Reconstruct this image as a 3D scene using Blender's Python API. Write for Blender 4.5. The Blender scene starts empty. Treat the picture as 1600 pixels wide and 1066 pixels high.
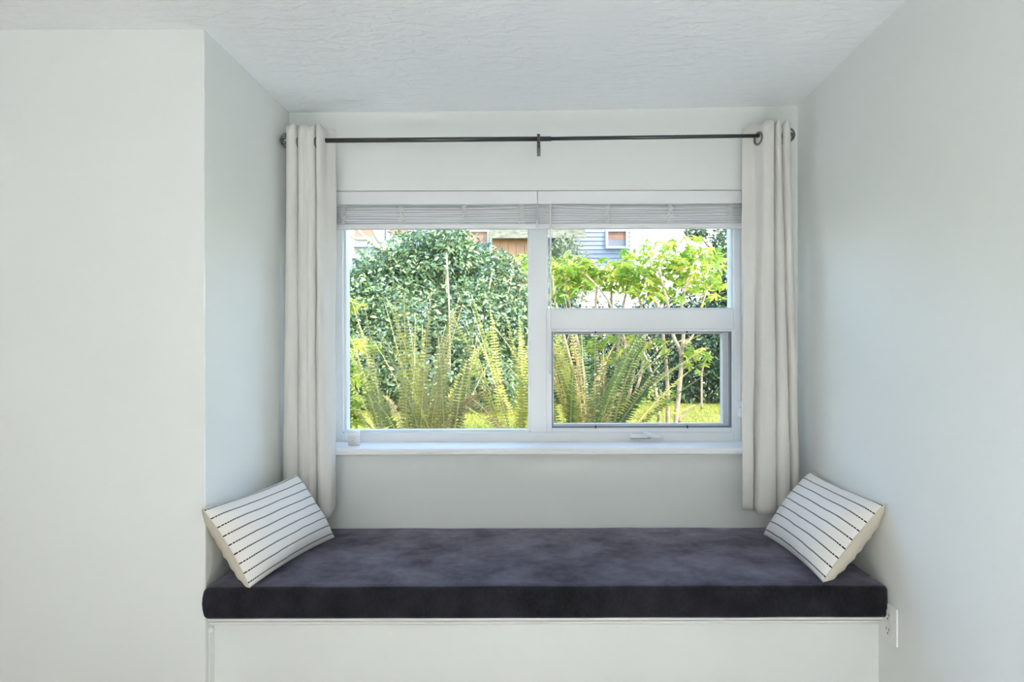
import bpy, bmesh, math, random
from mathutils import Vector, Matrix, noise
random.seed(7)
PI = math.pi
scene = bpy.context.scene
C = scene.collection

# ------------------------------------------------------------------ camera
ZC = 1.30                       # eye height above the floor (metres)
FPX = 1030.0                    # focal length in pixels of a 1600 px wide frame
cam_data = bpy.data.cameras.new('camera')
cam_data.sensor_width = 36.0
cam_data.lens = 36.0 * FPX / 1600.0
cam_data.shift_x = -(844 - 800) / 1600.0
cam_data.shift_y = (558 - 533) / 1600.0
cam_data.clip_start = 0.02
cam_data.clip_end = 200
cam = bpy.data.objects.new('camera', cam_data)
cam.location = (0, 0, ZC)
cam.rotation_mode = 'XYZ'
cam.matrix_world = Matrix.Translation((0, 0, ZC)) @ Matrix.Rotation(math.radians(90), 4, 'X') @ Matrix.Rotation(math.radians(-0.15), 4, 'Z')
C.objects.link(cam)
scene.camera = cam

# ------------------------------------------------------------------ sky, sun, room light, exposure
SUN_EL, SUN_AZ = math.radians(44), math.radians(-45)   # azimuth from +X towards +Y
world = bpy.data.worlds.new('world')
scene.world = world
world.use_nodes = True
wn = world.node_tree
wn.nodes.clear()
wo = wn.nodes.new('ShaderNodeOutputWorld')
wb = wn.nodes.new('ShaderNodeBackground')
ws = wn.nodes.new('ShaderNodeTexSky')
ws.sky_type = 'NISHITA'
ws.sun_disc = False
ws.sun_elevation = SUN_EL
ws.sun_rotation = math.radians(90) - SUN_AZ
ws.air_density = 1.0
ws.dust_density = 2.0
ws.ozone_density = 1.0
wb.inputs['Strength'].default_value = 1.15
wn.links.new(ws.outputs[0], wb.inputs[0])
wn.links.new(wb.outputs[0], wo.inputs[0])

sun_d = bpy.data.lights.new('sun', 'SUN')
sun_d.energy = 3.8
sun_d.angle = math.radians(0.6)
sun_d.color = (1.0, 0.95, 0.84)
sun = bpy.data.objects.new('sun', sun_d)
sv = Vector((math.cos(SUN_EL) * math.cos(SUN_AZ), math.cos(SUN_EL) * math.sin(SUN_AZ), math.sin(SUN_EL)))
sun.rotation_euler = sv.to_track_quat('Z', 'Y').to_euler()
sun.location = (6, -4, 9)
C.objects.link(sun)

def area(name, loc, rot, sx, sy, energy, col):
    d = bpy.data.lights.new(name, 'AREA')
    d.shape = 'RECTANGLE'; d.size = sx; d.size_y = sy; d.energy = energy; d.color = col
    o = bpy.data.objects.new(name, d); o.location = loc; o.rotation_euler = rot
    C.objects.link(o); return o
# added fill lights, unseen, at the rear and side walls, facing into the room
area('rear_fill_light', (-0.90, -2.585, 1.40), (math.radians(90), 0, 0), 2.2, 1.5, 24, (1.0, 0.99, 0.97))
area('side_fill_light', (-4.285, -0.7, 1.30), (0, math.radians(-90), 0), 1.7, 2.2, 7, (1.0, 0.99, 0.97))
# added unseen lamp beaming down, so the pale floor patch bounces light up
bounce_lamp = area('floor_bounce_light', (0.10, -0.20, 2.160), (0, 0, 0), 1.3, 1.4, 40, (0.985, 0.99, 1.0))
bounce_lamp.data.spread = math.radians(30)

scene.view_settings.view_transform = 'Standard'
scene.view_settings.look = 'None'
scene.view_settings.gamma = 1.0
scene.view_settings.exposure = 0.06
scene.view_settings.use_curve_mapping = False
scene.cycles.sample_clamp_indirect = 0
scene.cycles.max_bounces = 14
scene.cycles.diffuse_bounces = 9
scene.cycles.transparent_max_bounces = 16

# ------------------------------------------------------------------ materials
def new_mat(name):
    m = bpy.data.materials.new(name); m.use_nodes = True
    nt = m.node_tree
    return m, nt, nt.nodes['Principled BSDF']

def noise_node(nt, scale, detail=3, rough=0.55, coord='Object', stretch=None):
    tc = nt.nodes.new('ShaderNodeTexCoord')
    n = nt.nodes.new('ShaderNodeTexNoise')
    n.inputs['Scale'].default_value = scale
    n.inputs['Detail'].default_value = detail
    n.inputs['Roughness'].default_value = rough
    if stretch:
        mp = nt.nodes.new('ShaderNodeMapping')
        mp.inputs['Scale'].default_value = stretch
        nt.links.new(tc.outputs[coord], mp.inputs[0]); nt.links.new(mp.outputs[0], n.inputs['Vector'])
    else:
        nt.links.new(tc.outputs[coord], n.inputs['Vector'])
    return n

def bump(nt, p, height, strength, dist):
    b = nt.nodes.new('ShaderNodeBump')
    b.inputs['Strength'].default_value = strength
    b.inputs['Distance'].default_value = dist
    nt.links.new(height, b.inputs['Height']); nt.links.new(b.outputs[0], p.inputs['Normal'])
    return b

def ramp(nt, fac, stops):
    r = nt.nodes.new('ShaderNodeValToRGB')
    el = r.color_ramp.elements
    while len(el) < len(stops): el.new(0.5)
    for e, (pos, col) in zip(el, stops):
        e.position = pos; e.color = (*col, 1)
    nt.links.new(fac, r.inputs[0]); return r

def simple(name, col, rough=0.5, metal=0.0, nscale=None, nstr=0.1, ndist=0.001, spec=0.5, var=0.0, vscale=6):
    m, nt, p = new_mat(name)
    p.inputs['Base Color'].default_value = (*col, 1)
    p.inputs['Roughness'].default_value = rough
    p.inputs['Metallic'].default_value = metal
    p.inputs['Specular IOR Level'].default_value = spec
    if nscale:
        n = noise_node(nt, nscale); bump(nt, p, n.outputs[0], nstr, ndist)
    if var:
        n2 = noise_node(nt, vscale, 4)
        r = ramp(nt, n2.outputs[0], [(0.3, [c * (1 - var) for c in col]), (0.7, [min(1, c * (1 + var)) for c in col])])
        nt.links.new(r.outputs[0], p.inputs['Base Color'])
    return m

M = {}
M['wall'] = simple('wall_paint', (0.79, 0.818, 0.803), 0.62, nscale=160, nstr=0.12, ndist=0.0006, spec=0.3)
M['trim'] = simple('trim_paint', (0.83, 0.84, 0.83), 0.38, nscale=60, nstr=0.05, ndist=0.0005)
M['vinyl'] = simple('window_vinyl', (0.84, 0.86, 0.87), 0.30, nscale=40, nstr=0.02, ndist=0.0005)
M['blind'] = simple('blind_vinyl', (0.80, 0.81, 0.83), 0.40, nscale=50, nstr=0.03, ndist=0.0005)
M['cord'] = simple('blind_cord', (0.80, 0.81, 0.80), 0.8, nscale=400, nstr=0.2, ndist=0.0005)
M['bounce_pale'] = simple('pale_bounce_surface', (0.82, 0.81, 0.79), 0.9, nscale=120, nstr=0.5, ndist=0.004)  # for the added patch that bounces light off the floor
M['floor'] = simple('floor_laminate', (0.20, 0.15, 0.11), 0.45, nscale=20, nstr=0.1, var=0.15)
M['dark_metal'] = simple('gunmetal', (0.10, 0.105, 0.105), 0.30, 0.9, nscale=200, nstr=0.03, ndist=0.0003)
M['pewter'] = simple('pewter', (0.22, 0.225, 0.215), 0.32, 0.95, nscale=150, nstr=0.05, ndist=0.0004)
M['grey_metal'] = simple('screen_frame_grey', (0.20, 0.22, 0.26), 0.45, 0.3, nscale=100, nstr=0.03)
M['black'] = simple('black_plastic', (0.02, 0.022, 0.025), 0.5, nscale=100, nstr=0.03)
M['white_plastic'] = simple('white_plastic', (0.84, 0.84, 0.84), 0.30, nscale=80, nstr=0.02, ndist=0.0003)
M['jar'] = simple('jar_ceramic', (0.70, 0.67, 0.64), 0.45, nscale=90, nstr=0.04, ndist=0.0004)
M['jar_print'] = simple('jar_print', (0.36, 0.35, 0.34), 0.6, nscale=90, nstr=0.04)
M['bark_tan'] = simple('bark_tan', (0.48, 0.37, 0.25), 0.8, nscale=40, nstr=0.5, ndist=0.01, var=0.35, vscale=18)
M['bark_pale'] = simple('bark_pale', (0.42, 0.36, 0.28), 0.8, nscale=30, nstr=0.5, ndist=0.01, var=0.25, vscale=10)
M['bark_dark'] = simple('bark_dark', (0.12, 0.09, 0.06), 0.85, nscale=30, nstr=0.5, ndist=0.01, var=0.3, vscale=10)
M['soil'] = simple('soil', (0.10, 0.075, 0.05), 0.95, nscale=8, nstr=0.8, ndist=0.03, var=0.4, vscale=5)
M['siding_blue'] = simple('siding_blue', (0.24, 0.29, 0.37), 0.6, nscale=10, nstr=0.05, var=0.06)
M['siding_white'] = simple('siding_white', (0.66, 0.66, 0.66), 0.6, nscale=10, nstr=0.05, var=0.04)
M['ext_wall'] = simple('stucco_outside', (0.7, 0.7, 0.68), 0.8, nscale=60, nstr=0.3, ndist=0.004)
M['house_trim'] = simple('house_trim', (0.48, 0.50, 0.53), 0.5, nscale=10, nstr=0.05)
M['orange_pane'] = simple('window_orange', (0.30, 0.16, 0.10), 0.45, nscale=6, nstr=0.1, var=0.25, vscale=4)  # flat orange of the far windows' upper panes
M['grey_pane'] = simple('window_grey', (0.15, 0.17, 0.20), 0.25, nscale=3, nstr=0.02, var=0.2, vscale=2)
M['cedar'] = simple('cedar_wood', (0.32, 0.19, 0.11), 0.65, nscale=12, nstr=0.2, ndist=0.01, var=0.2, vscale=3)
M['shingle'] = simple('mossy_shingle', (0.15, 0.16, 0.115), 0.9, nscale=10, nstr=0.8, ndist=0.03, var=0.4, vscale=6)

def mat_ceiling():
    m, nt, p = new_mat('ceiling_texture')
    p.inputs['Base Color'].default_value = (0.86, 0.885, 0.90, 1)
    p.inputs['Roughness'].default_value = 0.75
    n1 = noise_node(nt, 26, 3, 0.5, 'Object', (0.55, 1.3, 1))
    n1.inputs['Distortion'].default_value = 0.9
    r = ramp(nt, n1.outputs[0], [(0.44, (0, 0, 0)), (0.60, (1, 1, 1))])
    n2 = noise_node(nt, 90, 2)
    mx = nt.nodes.new('ShaderNodeMath'); mx.operation = 'MULTIPLY_ADD'; mx.inputs[1].default_value = 0.3
    nt.links.new(n2.outputs[0], mx.inputs[0]); nt.links.new(r.outputs[0], mx.inputs[2])
    bump(nt, p, mx.outputs[0], 0.45, 0.003)
    return m
M['ceiling'] = mat_ceiling()

def mat_fabric(name, col, rough=0.9, weave=900, sheen=0.2, var=0.05, bumpd=0.0006):
    m, nt, p = new_mat(name)
    n = noise_node(nt, 7, 4)
    r = ramp(nt, n.outputs[0], [(0.3, [c * (1 - var) for c in col]), (0.7, [min(1, c * (1 + var)) for c in col])])
    nt.links.new(r.outputs[0], p.inputs['Base Color'])
    p.inputs['Roughness'].default_value = rough
    p.inputs['Sheen Weight'].default_value = sheen
    p.inputs['Specular IOR Level'].default_value = 0.2
    n2 = noise_node(nt, weave, 2)
    bump(nt, p, n2.outputs[0], 0.35, bumpd)
    return m
M['linen_beige'] = mat_fabric('linen_beige', (0.60, 0.555, 0.46))

def mat_curtain():
    m, nt, p = new_mat('curtain_cotton')
    p.inputs['Base Color'].default_value = (0.80, 0.79, 0.755, 1)
    p.inputs['Roughness'].default_value = 0.9
    p.inputs['Sheen Weight'].default_value = 0.15
    p.inputs['Specular IOR Level'].default_value = 0.2
    n = noise_node(nt, 500, 2, 0.5, 'Object', (1, 1, 0.25))
    bump(nt, p, n.outputs[0], 0.2, 0.0005)
    t = nt.nodes.new('ShaderNodeBsdfTranslucent'); t.inputs[0].default_value = (0.74, 0.74, 0.70, 1)
    mx = nt.nodes.new('ShaderNodeMixShader'); mx.inputs[0].default_value = 0.16
    out = nt.nodes['Material Output']
    nt.links.new(p.outputs[0], mx.inputs[1]); nt.links.new(t.outputs[0], mx.inputs[2]); nt.links.new(mx.outputs[0], out.inputs[0])
    return m
M['curtain'] = mat_curtain()

def mat_velvet():
    m, nt, p = new_mat('charcoal_velvet')
    n = noise_node(nt, 7.0, 6, 0.68)
    n.inputs['Distortion'].default_value = 0.15
    f = noise_node(nt, 260, 2, 0.6, 'Object', (1.0, 1.0, 0.35))
    mx = nt.nodes.new('ShaderNodeMath'); mx.operation = 'MULTIPLY_ADD'; mx.inputs[1].default_value = 0.55
    nt.links.new(f.outputs[0], mx.inputs[0]); nt.links.new(n.outputs[0], mx.inputs[2])
    r = ramp(nt, mx.outputs[0], [(0.55, (0.006, 0.0062, 0.007)), (0.95, (0.022, 0.022, 0.027))])
    nt.links.new(r.outputs[0], p.inputs['Base Color'])
    p.inputs['Roughness'].default_value = 0.85
    p.inputs['Specular IOR Level'].default_value = 0.12
    r2 = ramp(nt, n.outputs[0], [(0.34, (0.32, 0.32, 0.32)), (0.68, (0.90, 0.90, 0.90))])
    nt.links.new(r2.outputs[0], p.inputs['Sheen Weight'])
    p.inputs['Sheen Roughness'].default_value = 0.42
    p.inputs['Sheen Tint'].default_value = (0.80, 0.76, 1.0, 1)
    bump(nt, p, f.outputs[0], 0.3, 0.0008)
    return m
M['velvet'] = mat_velvet()

def mat_striped(name, nstripes, dash):
    m, nt, p = new_mat(name)
    uv = nt.nodes.new('ShaderNodeUVMap'); uv.uv_map = 'UVMap'
    sep = nt.nodes.new('ShaderNodeSeparateXYZ'); nt.links.new(uv.outputs[0], sep.inputs[0])
    nz = nt.nodes.new('ShaderNodeTexNoise'); nz.inputs['Scale'].default_value = 5; nt.links.new(uv.outputs[0], nz.inputs['Vector'])
    def math_(op, a, b=None, c=None):
        q = nt.nodes.new('ShaderNodeMath'); q.operation = op
        for i, v in enumerate((a, b, c)):
            if v is None: continue
            if isinstance(v, (int, float)): q.inputs[i].default_value = v
            else: nt.links.new(v, q.inputs[i])
        return q.outputs[0]
    wob = math_('MULTIPLY_ADD', nz.outputs[0], 0.02, sep.outputs[1])
    v = math_('FRACT', math_('MULTIPLY', wob, float(nstripes)))
    band = math_('LESS_THAN', math_('ABSOLUTE', math_('SUBTRACT', v, 0.5)), 0.062)
    u = math_('FRACT', math_('MULTIPLY', sep.outputs[0], float(dash)))
    on = math_('LESS_THAN', u, 0.80)
    mask = math_('MULTIPLY', band, on)
    mix = nt.nodes.new('ShaderNodeMixRGB')
    mix.inputs[1].default_value = (0.79, 0.775, 0.735, 1)
    mix.inputs[2].default_value = (0.022, 0.024, 0.03, 1)
    nt.links.new(mask, mix.inputs[0]); nt.links.new(mix.outputs[0], p.inputs['Base Color'])
    p.inputs['Roughness'].default_value = 0.9
    p.inputs['Specular IOR Level'].default_value = 0.2
    p.inputs['Sheen Weight'].default_value = 0.15
    w = noise_node(nt, 420, 2)
    bump(nt, p, math_('MULTIPLY_ADD', mask, 0.5, w.outputs[0]), 0.4, 0.0009)
    return m
M['striped'] = mat_striped('striped_cotton', 8.6, 78)

def mat_glass():
    m, nt, p = new_mat('clear_glass')
    out = nt.nodes['Material Output']; nt.nodes.remove(p)
    t = nt.nodes.new('ShaderNodeBsdfTransparent'); t.inputs[0].default_value = (0.97, 0.985, 0.975, 1)
    g = nt.nodes.new('ShaderNodeBsdfGlossy'); g.inputs['Roughness'].default_value = 0.02
    fr = nt.nodes.new('ShaderNodeFresnel'); fr.inputs[0].default_value = 1.25
    mx = nt.nodes.new('ShaderNodeMixShader')
    nt.links.new(fr.outputs[0], mx.inputs[0]); nt.links.new(t.outputs[0], mx.inputs[1]); nt.links.new(g.outputs[0], mx.inputs[2])
    nt.links.new(mx.outputs[0], out.inputs[0])
    return m
M['glass'] = mat_glass()

def mat_screen():
    m, nt, p = new_mat('insect_screen')
    out = nt.nodes['Material Output']
    p.inputs['Base Color'].default_value = (0.10, 0.105, 0.11, 1); p.inputs['Roughness'].default_value = 0.7
    t = nt.nodes.new('ShaderNodeBsdfTransparent')
    mx = nt.nodes.new('ShaderNodeMixShader'); mx.inputs[0].default_value = 0.20
    nt.links.new(t.outputs[0], mx.inputs[1]); nt.links.new(p.outputs[0], mx.inputs[2]); nt.links.new(mx.outputs[0], out.inputs[0])
    return m
M['screen'] = mat_screen()

def mat_leaf(name, stops, rough=0.4, trans=0.35, tcol=None, src='island', spec=0.5):
    m, nt, p = new_mat(name)
    if src == 'island':
        g = nt.nodes.new('ShaderNodeNewGeometry'); fac = g.outputs['Random Per Island']
    else:
        g = nt.nodes.new('ShaderNodeObjectInfo'); fac = g.outputs['Random']
    r = ramp(nt, fac, stops)
    n = noise_node(nt, 60, 2); bump(nt, p, n.outputs[0], 0.15, 0.004)
    nt.links.new(r.outputs[0], p.inputs['Base Color'])
    p.inputs['Roughness'].default_value = rough
    p.inputs['Specular IOR Level'].default_value = spec
    t = nt.nodes.new('ShaderNodeBsdfTranslucent')
    if tcol: t.inputs[0].default_value = (*tcol, 1)
    else: nt.links.new(r.outputs[0], t.inputs[0])
    mx = nt.nodes.new('ShaderNodeMixShader'); mx.inputs[0].default_value = trans
    nt.links.new(p.outputs[0], mx.inputs[1]); nt.links.new(t.outputs[0], mx.inputs[2])
    nt.links.new(mx.outputs[0], nt.nodes['Material Output'].inputs[0])
    return m
M['camellia'] = mat_leaf('camellia_leaf', [(0.0, (0.075, 0.14, 0.085)), (0.45, (0.125, 0.22, 0.12)), (0.8, (0.20, 0.33, 0.12)), (1.0, (0.38, 0.47, 0.16))], 0.24, 0.22, spec=0.9)
M['hedge_leaf'] = mat_leaf('hedge_leaf', [(0.0, (0.032, 0.065, 0.042)), (0.6, (0.055, 0.115, 0.06)), (1.0, (0.11, 0.19, 0.08))], 0.35, 0.2)
M['pale_bush'] = mat_leaf('pale_bush_leaf', [(0.0, (0.13, 0.18, 0.10)), (0.6, (0.20, 0.26, 0.14)), (1.0, (0.28, 0.32, 0.20))], 0.5, 0.3)
M['lime'] = mat_leaf('lime_leaf', [(0.0, (0.12, 0.27, 0.04)), (0.4, (0.26, 0.42, 0.05)), (0.75, (0.46, 0.54, 0.07)), (1.0, (0.62, 0.56, 0.12))], 0.45, 0.45, src='object')
M['lime_far'] = mat_leaf('lime_leaf_far', [(0.0, (0.12, 0.27, 0.04)), (0.4, (0.26, 0.42, 0.05)), (0.75, (0.46, 0.54, 0.07)), (1.0, (0.62, 0.56, 0.12))], 0.45, 0.45)
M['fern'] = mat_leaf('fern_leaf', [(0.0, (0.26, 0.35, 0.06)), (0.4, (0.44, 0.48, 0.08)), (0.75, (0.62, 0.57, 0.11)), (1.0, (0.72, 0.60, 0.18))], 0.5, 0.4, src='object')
M['fern_shade'] = mat_leaf('fern_leaf_shade', [(0.0, (0.22, 0.27, 0.10)), (0.6, (0.38, 0.38, 0.13)), (1.0, (0.58, 0.49, 0.20))], 0.5, 0.4, src='object')  # olive fern leaf, with shade also put into the colour
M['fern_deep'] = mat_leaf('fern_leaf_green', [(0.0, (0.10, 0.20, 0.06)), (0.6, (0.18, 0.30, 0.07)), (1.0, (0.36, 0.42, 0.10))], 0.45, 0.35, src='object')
M['fern_dry'] = mat_leaf('fern_leaf_dry', [(0.0, (0.34, 0.20, 0.09)), (0.6, (0.50, 0.34, 0.14)), (1.0, (0.62, 0.50, 0.24))], 0.7, 0.35, src='object')
M['rachis'] = simple('fern_stalk', (0.60, 0.52, 0.24), 0.6, nscale=60, nstr=0.1)
M['grass'] = mat_leaf('grass_blade', [(0.0, (0.19, 0.24, 0.025)), (0.6, (0.32, 0.34, 0.045)), (1.0, (0.44, 0.40, 0.09))], 0.6, 0.4)

def mat_lawn():
    m, nt, p = new_mat('lawn')
    n = noise_node(nt, 3.0, 8, 0.7)
    r = ramp(nt, n.outputs[0], [(0.3, (0.20, 0.24, 0.03)), (0.55, (0.32, 0.33, 0.05)), (0.75, (0.42, 0.39, 0.09))])
    nt.links.new(r.outputs[0], p.inputs['Base Color']); p.inputs['Roughness'].default_value = 0.9
    n2 = noise_node(nt, 50, 4); bump(nt, p, n2.outputs[0], 0.8, 0.03)
    return m
M['lawn'] = mat_lawn()

# ------------------------------------------------------------------ mesh helpers
def box(bm, x0, x1, y0, y1, z0, z1):
    v = [bm.verts.new(p) for p in ((x0, y0, z0), (x1, y0, z0), (x1, y1, z0), (x0, y1, z0), (x0, y0, z1), (x1, y0, z1), (x1, y1, z1), (x0, y1, z1))]
    for f in ((0, 3, 2, 1), (4, 5, 6, 7), (0, 1, 5, 4), (1, 2, 6, 5), (2, 3, 7, 6), (3, 0, 4, 7)):
        bm.faces.new([v[i] for i in f])

def tube(bm, pts, rad, seg=8, cap=True, mi=0):
    pts = [Vector(p) for p in pts]
    rs = rad if isinstance(rad, (list, tuple)) else [rad] * len(pts)
    rings = []
    up = None
    for i, p in enumerate(pts):
        d = (pts[min(i + 1, len(pts) - 1)] - pts[max(i - 1, 0)])
        if d.length < 1e-9: d = Vector((0, 0, 1))
        d.normalize()
        if up is None:
            up = d.orthogonal().normalized()
        up = (up - d * up.dot(d))
        if up.length < 1e-6: up = d.orthogonal()
        up.normalize()
        s = d.cross(up)
        rings.append([bm.verts.new(p + (up * math.cos(a) + s * math.sin(a)) * rs[i]) for a in [2 * PI * k / seg for k in range(seg)]])
    for a, b in zip(rings, rings[1:]):
        for k in range(seg):
            f = bm.faces.new((a[k], a[(k + 1) % seg], b[(k + 1) % seg], b[k])); f.smooth = True; f.material_index = mi
    if cap:
        f = bm.faces.new(list(reversed(rings[0]))); f.material_index = mi
        f = bm.faces.new(rings[-1]); f.material_index = mi

def lathe(bm, prof, center, axis='Z', seg=24):
    cx, cy, cz = center
    rings = []
    for r, h in prof:
        ring = []
        for k in range(seg):
            a = 2 * PI * k / seg
            u, w = r * math.cos(a), r * math.sin(a)
            p = (cx + u, cy + w, cz + h) if axis == 'Z' else (cx + h, cy + u, cz + w)
            ring.append(bm.verts.new(p))
        rings.append(ring)
    for a, b in zip(rings, rings[1:]):
        for k in range(seg):
            f = bm.faces.new((a[k], a[(k + 1) % seg], b[(k + 1) % seg], b[k])); f.smooth = True
    bm.faces.new(list(reversed(rings[0]))); bm.faces.new(rings[-1])

def extrude_x(bm, prof, x0, x1):
    """closed (y,z) profile swept along X"""
    a = [bm.verts.new((x0, y, z)) for y, z in prof]
    b = [bm.verts.new((x1, y, z)) for y, z in prof]
    n = len(prof)
    for k in range(n):
        bm.faces.new((a[k], a[(k + 1) % n], b[(k + 1) % n], b[k]))
    bm.faces.new(list(reversed(a))); bm.faces.new(b)

def obj(name, bm, mat, parent=None, bevel=0, seg=2, smooth=False, recalc=True):
    if recalc: bmesh.ops.recalc_face_normals(bm, faces=bm.faces)
    me = bpy.data.meshes.new(name); bm.to_mesh(me); bm.free()
    for mm in (mat if isinstance(mat, (list, tuple)) else [mat]):
        me.materials.append(M[mm] if isinstance(mm, str) else mm)
    if smooth:
        for p in me.polygons: p.use_smooth = True
    o = bpy.data.objects.new(name, me); C.objects.link(o)
    if bevel:
        b = o.modifiers.new('bevel', 'BEVEL'); b.width = bevel; b.segments = seg; b.limit_method = 'ANGLE'; b.angle_limit = math.radians(40)
    if parent is not None: o.parent = parent
    return o

def boxes(name, lst, mat, parent=None, bevel=0, seg=2):
    bm = bmesh.new()
    for b in lst: box(bm, *b)
    return obj(name, bm, mat, parent, bevel, seg)

def thing(name, label, cat, group=None, loc=(0, 0, 0)):
    o = bpy.data.objects.new(name, None); o.empty_display_size = 0.1; o.location = loc
    C.objects.link(o); tag(o, label, cat, group); return o

def tag(o, label, cat, group=None, kind=None):
    if label: o['label'] = label
    if cat: o['category'] = cat
    if group: o['group'] = group
    if kind: o['kind'] = kind
    return o

def struct(o, label=None):
    o['kind'] = 'structure'
    if label: o['label'] = label
    return o

def keep(o, parent):
    """parent without moving (parent at origin offset)"""
    o.parent = parent
    o.matrix_parent_inverse = Matrix.Translation(-parent.location)
    return o

# ------------------------------------------------------------------ the room (metres, floor at 0)
XL, XR = -0.911, 0.939          # alcove side walls
YB, YN = 2.40, 1.791            # alcove back wall, plane of the wall beside the alcove
YO = 2.66                       # outside face
ZT = ZC + 0.900                 # ceiling
WX0, WX1 = -0.795, 0.777        # window opening
WZ0, WZ1 = ZC - 0.340, ZC + 0.608
RX0, RY0 = -4.3, -2.6           # room extents to the side and behind the camera

bm = bmesh.new()
for b in ((XL - 0.1, WX0, YB, YO, -0.1, ZT + 0.25), (WX1, XR + 0.12, YB, YO, -0.1, ZT + 0.25), (WX0, WX1, YB, YO, WZ1, ZT + 0.25), (WX0, WX1, YB, YO, -0.1, WZ0)):
    box(bm, *b)
struct(obj('wall_back', bm, 'wall'), 'white painted alcove wall around the window')
struct(boxes('wall_left', [(RX0 - 0.1, XL, YN, YO, -0.1, ZT + 0.25)], 'wall', bevel=0.003), 'white painted wall corner beside the window alcove')
struct(boxes('wall_right', [(XR, XR + 0.12, RY0 - 0.1, YB, -0.1, ZT + 0.25)], 'wall'), 'white painted wall running into the alcove with the outlet')
# rear and side walls of the room with closed recesses behind the added fill lights
struct(boxes('wall_rear', [(RX0 - 0.1, -2.0, RY0 - 0.1, RY0, -0.1, ZT + 0.25), (0.2, XR, RY0 - 0.1, RY0, -0.1, ZT + 0.25),
                           (-2.0, 0.2, RY0 - 0.1, RY0, -0.1, 0.65), (-2.0, 0.2, RY0 - 0.1, RY0, 2.15, ZT + 0.25), (-2.0, 0.2, RY0 - 0.1, RY0 - 0.06, 0.65, 2.15)], 'wall'))
struct(boxes('wall_side', [(RX0 - 0.1, RX0, RY0, -1.8, -0.1, ZT + 0.25), (RX0 - 0.1, RX0, 0.4, YN, -0.1, ZT + 0.25),
                           (RX0 - 0.1, RX0, -1.8, 0.4, -0.1, 0.45), (RX0 - 0.1, RX0, -1.8, 0.4, 2.15, ZT + 0.25), (RX0 - 0.1, RX0 - 0.06, -1.8, 0.4, 0.45, 2.15)], 'wall'))
floor = struct(boxes('floor', [(RX0, XR, RY0, YN + 0.05, -0.1, 0.0)], 'floor'))
boxes('bounce_pad', [(-0.85, 0.90, -1.15, 0.75, 0.0, 0.012)], 'bounce_pale', floor, bevel=0.004)  # added unseen pale patch, throws the lamp's beam back up
# the ceiling hangs a little lower on the left than on the right
bm = bmesh.new()
nx = 12
def zc_(x): return ZC + 0.893 + 0.020 * max(0.0, min(1.0, (x - XL) / (XR - XL))) ** 2
xs = [RX0] + [XL + (XR - XL) * k / nx for k in range(nx + 1)]
lo = [[bm.verts.new((x, y, zc_(x))) for x in xs] for y in (RY0, YB)]
hi = [[bm.verts.new((x, y, ZT + 0.2)) for x in xs] for y in (RY0, YB)]
for k in range(len(xs) - 1):
    bm.faces.new((lo[0][k], lo[0][k + 1], lo[1][k + 1], lo[1][k]))
    bm.faces.new((hi[0][k], hi[1][k], hi[1][k + 1], hi[0][k + 1]))
    bm.faces.new((lo[0][k], hi[0][k], hi[0][k + 1], lo[0][k + 1]))
    bm.faces.new((lo[1][k], lo[1][k + 1], hi[1][k + 1], hi[1][k]))
bm.faces.new((lo[0][0], lo[1][0], hi[1][0], hi[0][0])); bm.faces.new((lo[0][-1], hi[0][-1], hi[1][-1], lo[1][-1]))
struct(obj('ceiling', bm, 'ceiling'), 'white hand-textured ceiling')
struct(boxes('roof', [(RX0 - 0.3, XR + 4, RY0 - 0.3, YO + 0.30, ZT + 0.25, ZT + 0.42)], 'ext_wall'))
struct(boxes('wall_outside', [(XR + 0.12, XR + 4, YO - 0.1, YO, 0.3, ZT + 0.25)], 'ext_wall'))

# ------------------------------------------------------------------ window
YF = 2.55                       # room-side face of the vinyl frame
K = YF / FPX
def wx(px): return (px - 844) * K
def wz(py): return ZC + (558 - py) * K
win = bpy.data.objects.new('window_1', None); C.objects.link(win); struct(win, 'white vinyl window with a fixed pane beside an awning sash')
def wpart(name, lst, mat='vinyl', bevel=0.003, parent=None):
    return boxes(name, lst, mat, parent or win, bevel)
FZ0, FZ1 = ZC - 0.330, WZ1
wpart('frame_jamb', [(WX0, wx(536), YF, YF + 0.08, FZ0, FZ1)])
wpart('frame_jamb', [(wx(1147), WX1, YF, YF + 0.08, FZ0, FZ1)])
wpart('frame_head', [(wx(536), wx(1147), YF, YF + 0.08, wz(322), FZ1)])
wpart('frame_base', [(wx(536), wx(1147), YF, YF + 0.08, FZ0, wz(675.5))])
wpart('mullion', [(wx(828), wx(854), YF - 0.006, YF + 0.08, wz(675.5), wz(322))])
wpart('rail', [(wx(854), wx(1147), YF, YF + 0.08, wz(515), wz(484.5))])
# glazing beads of the two fixed panes
def beads(x0, x1, z0, z1, w, y):
    wpart('glazing_bead', [(x0, x0 + w, y, y + 0.05, z0, z1)], bevel=0.001)
    wpart('glazing_bead', [(x1 - w, x1, y, y + 0.05, z0, z1)], bevel=0.001)
    wpart('glazing_bead', [(x0 + w, x1 - w, y, y + 0.05, z0, z0 + w)], bevel=0.001)
    wpart('glazing_bead', [(x0 + w, x1 - w, y, y + 0.05, z1 - w, z1)], bevel=0.001)
beads(wx(536), wx(828), wz(675.5), wz(322), 0.008, YF + 0.016)
beads(wx(854), wx(1147), wz(484.5), wz(322), 0.008, YF + 0.016)
def pane(x0, x1, z0, z1, y):
    bm = bmesh.new(); v = [bm.verts.new(p) for p in ((x0, y, z0), (x1, y, z0), (x1, y, z1), (x0, y, z1))]; bm.faces.new(v)
    return obj('glass_pane', bm, 'glass', win)
pane(wx(537), wx(827), wz(675), wz(323), YF + 0.045)
pane(wx(855), wx(1146), wz(484), wz(323), YF + 0.045)
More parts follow.
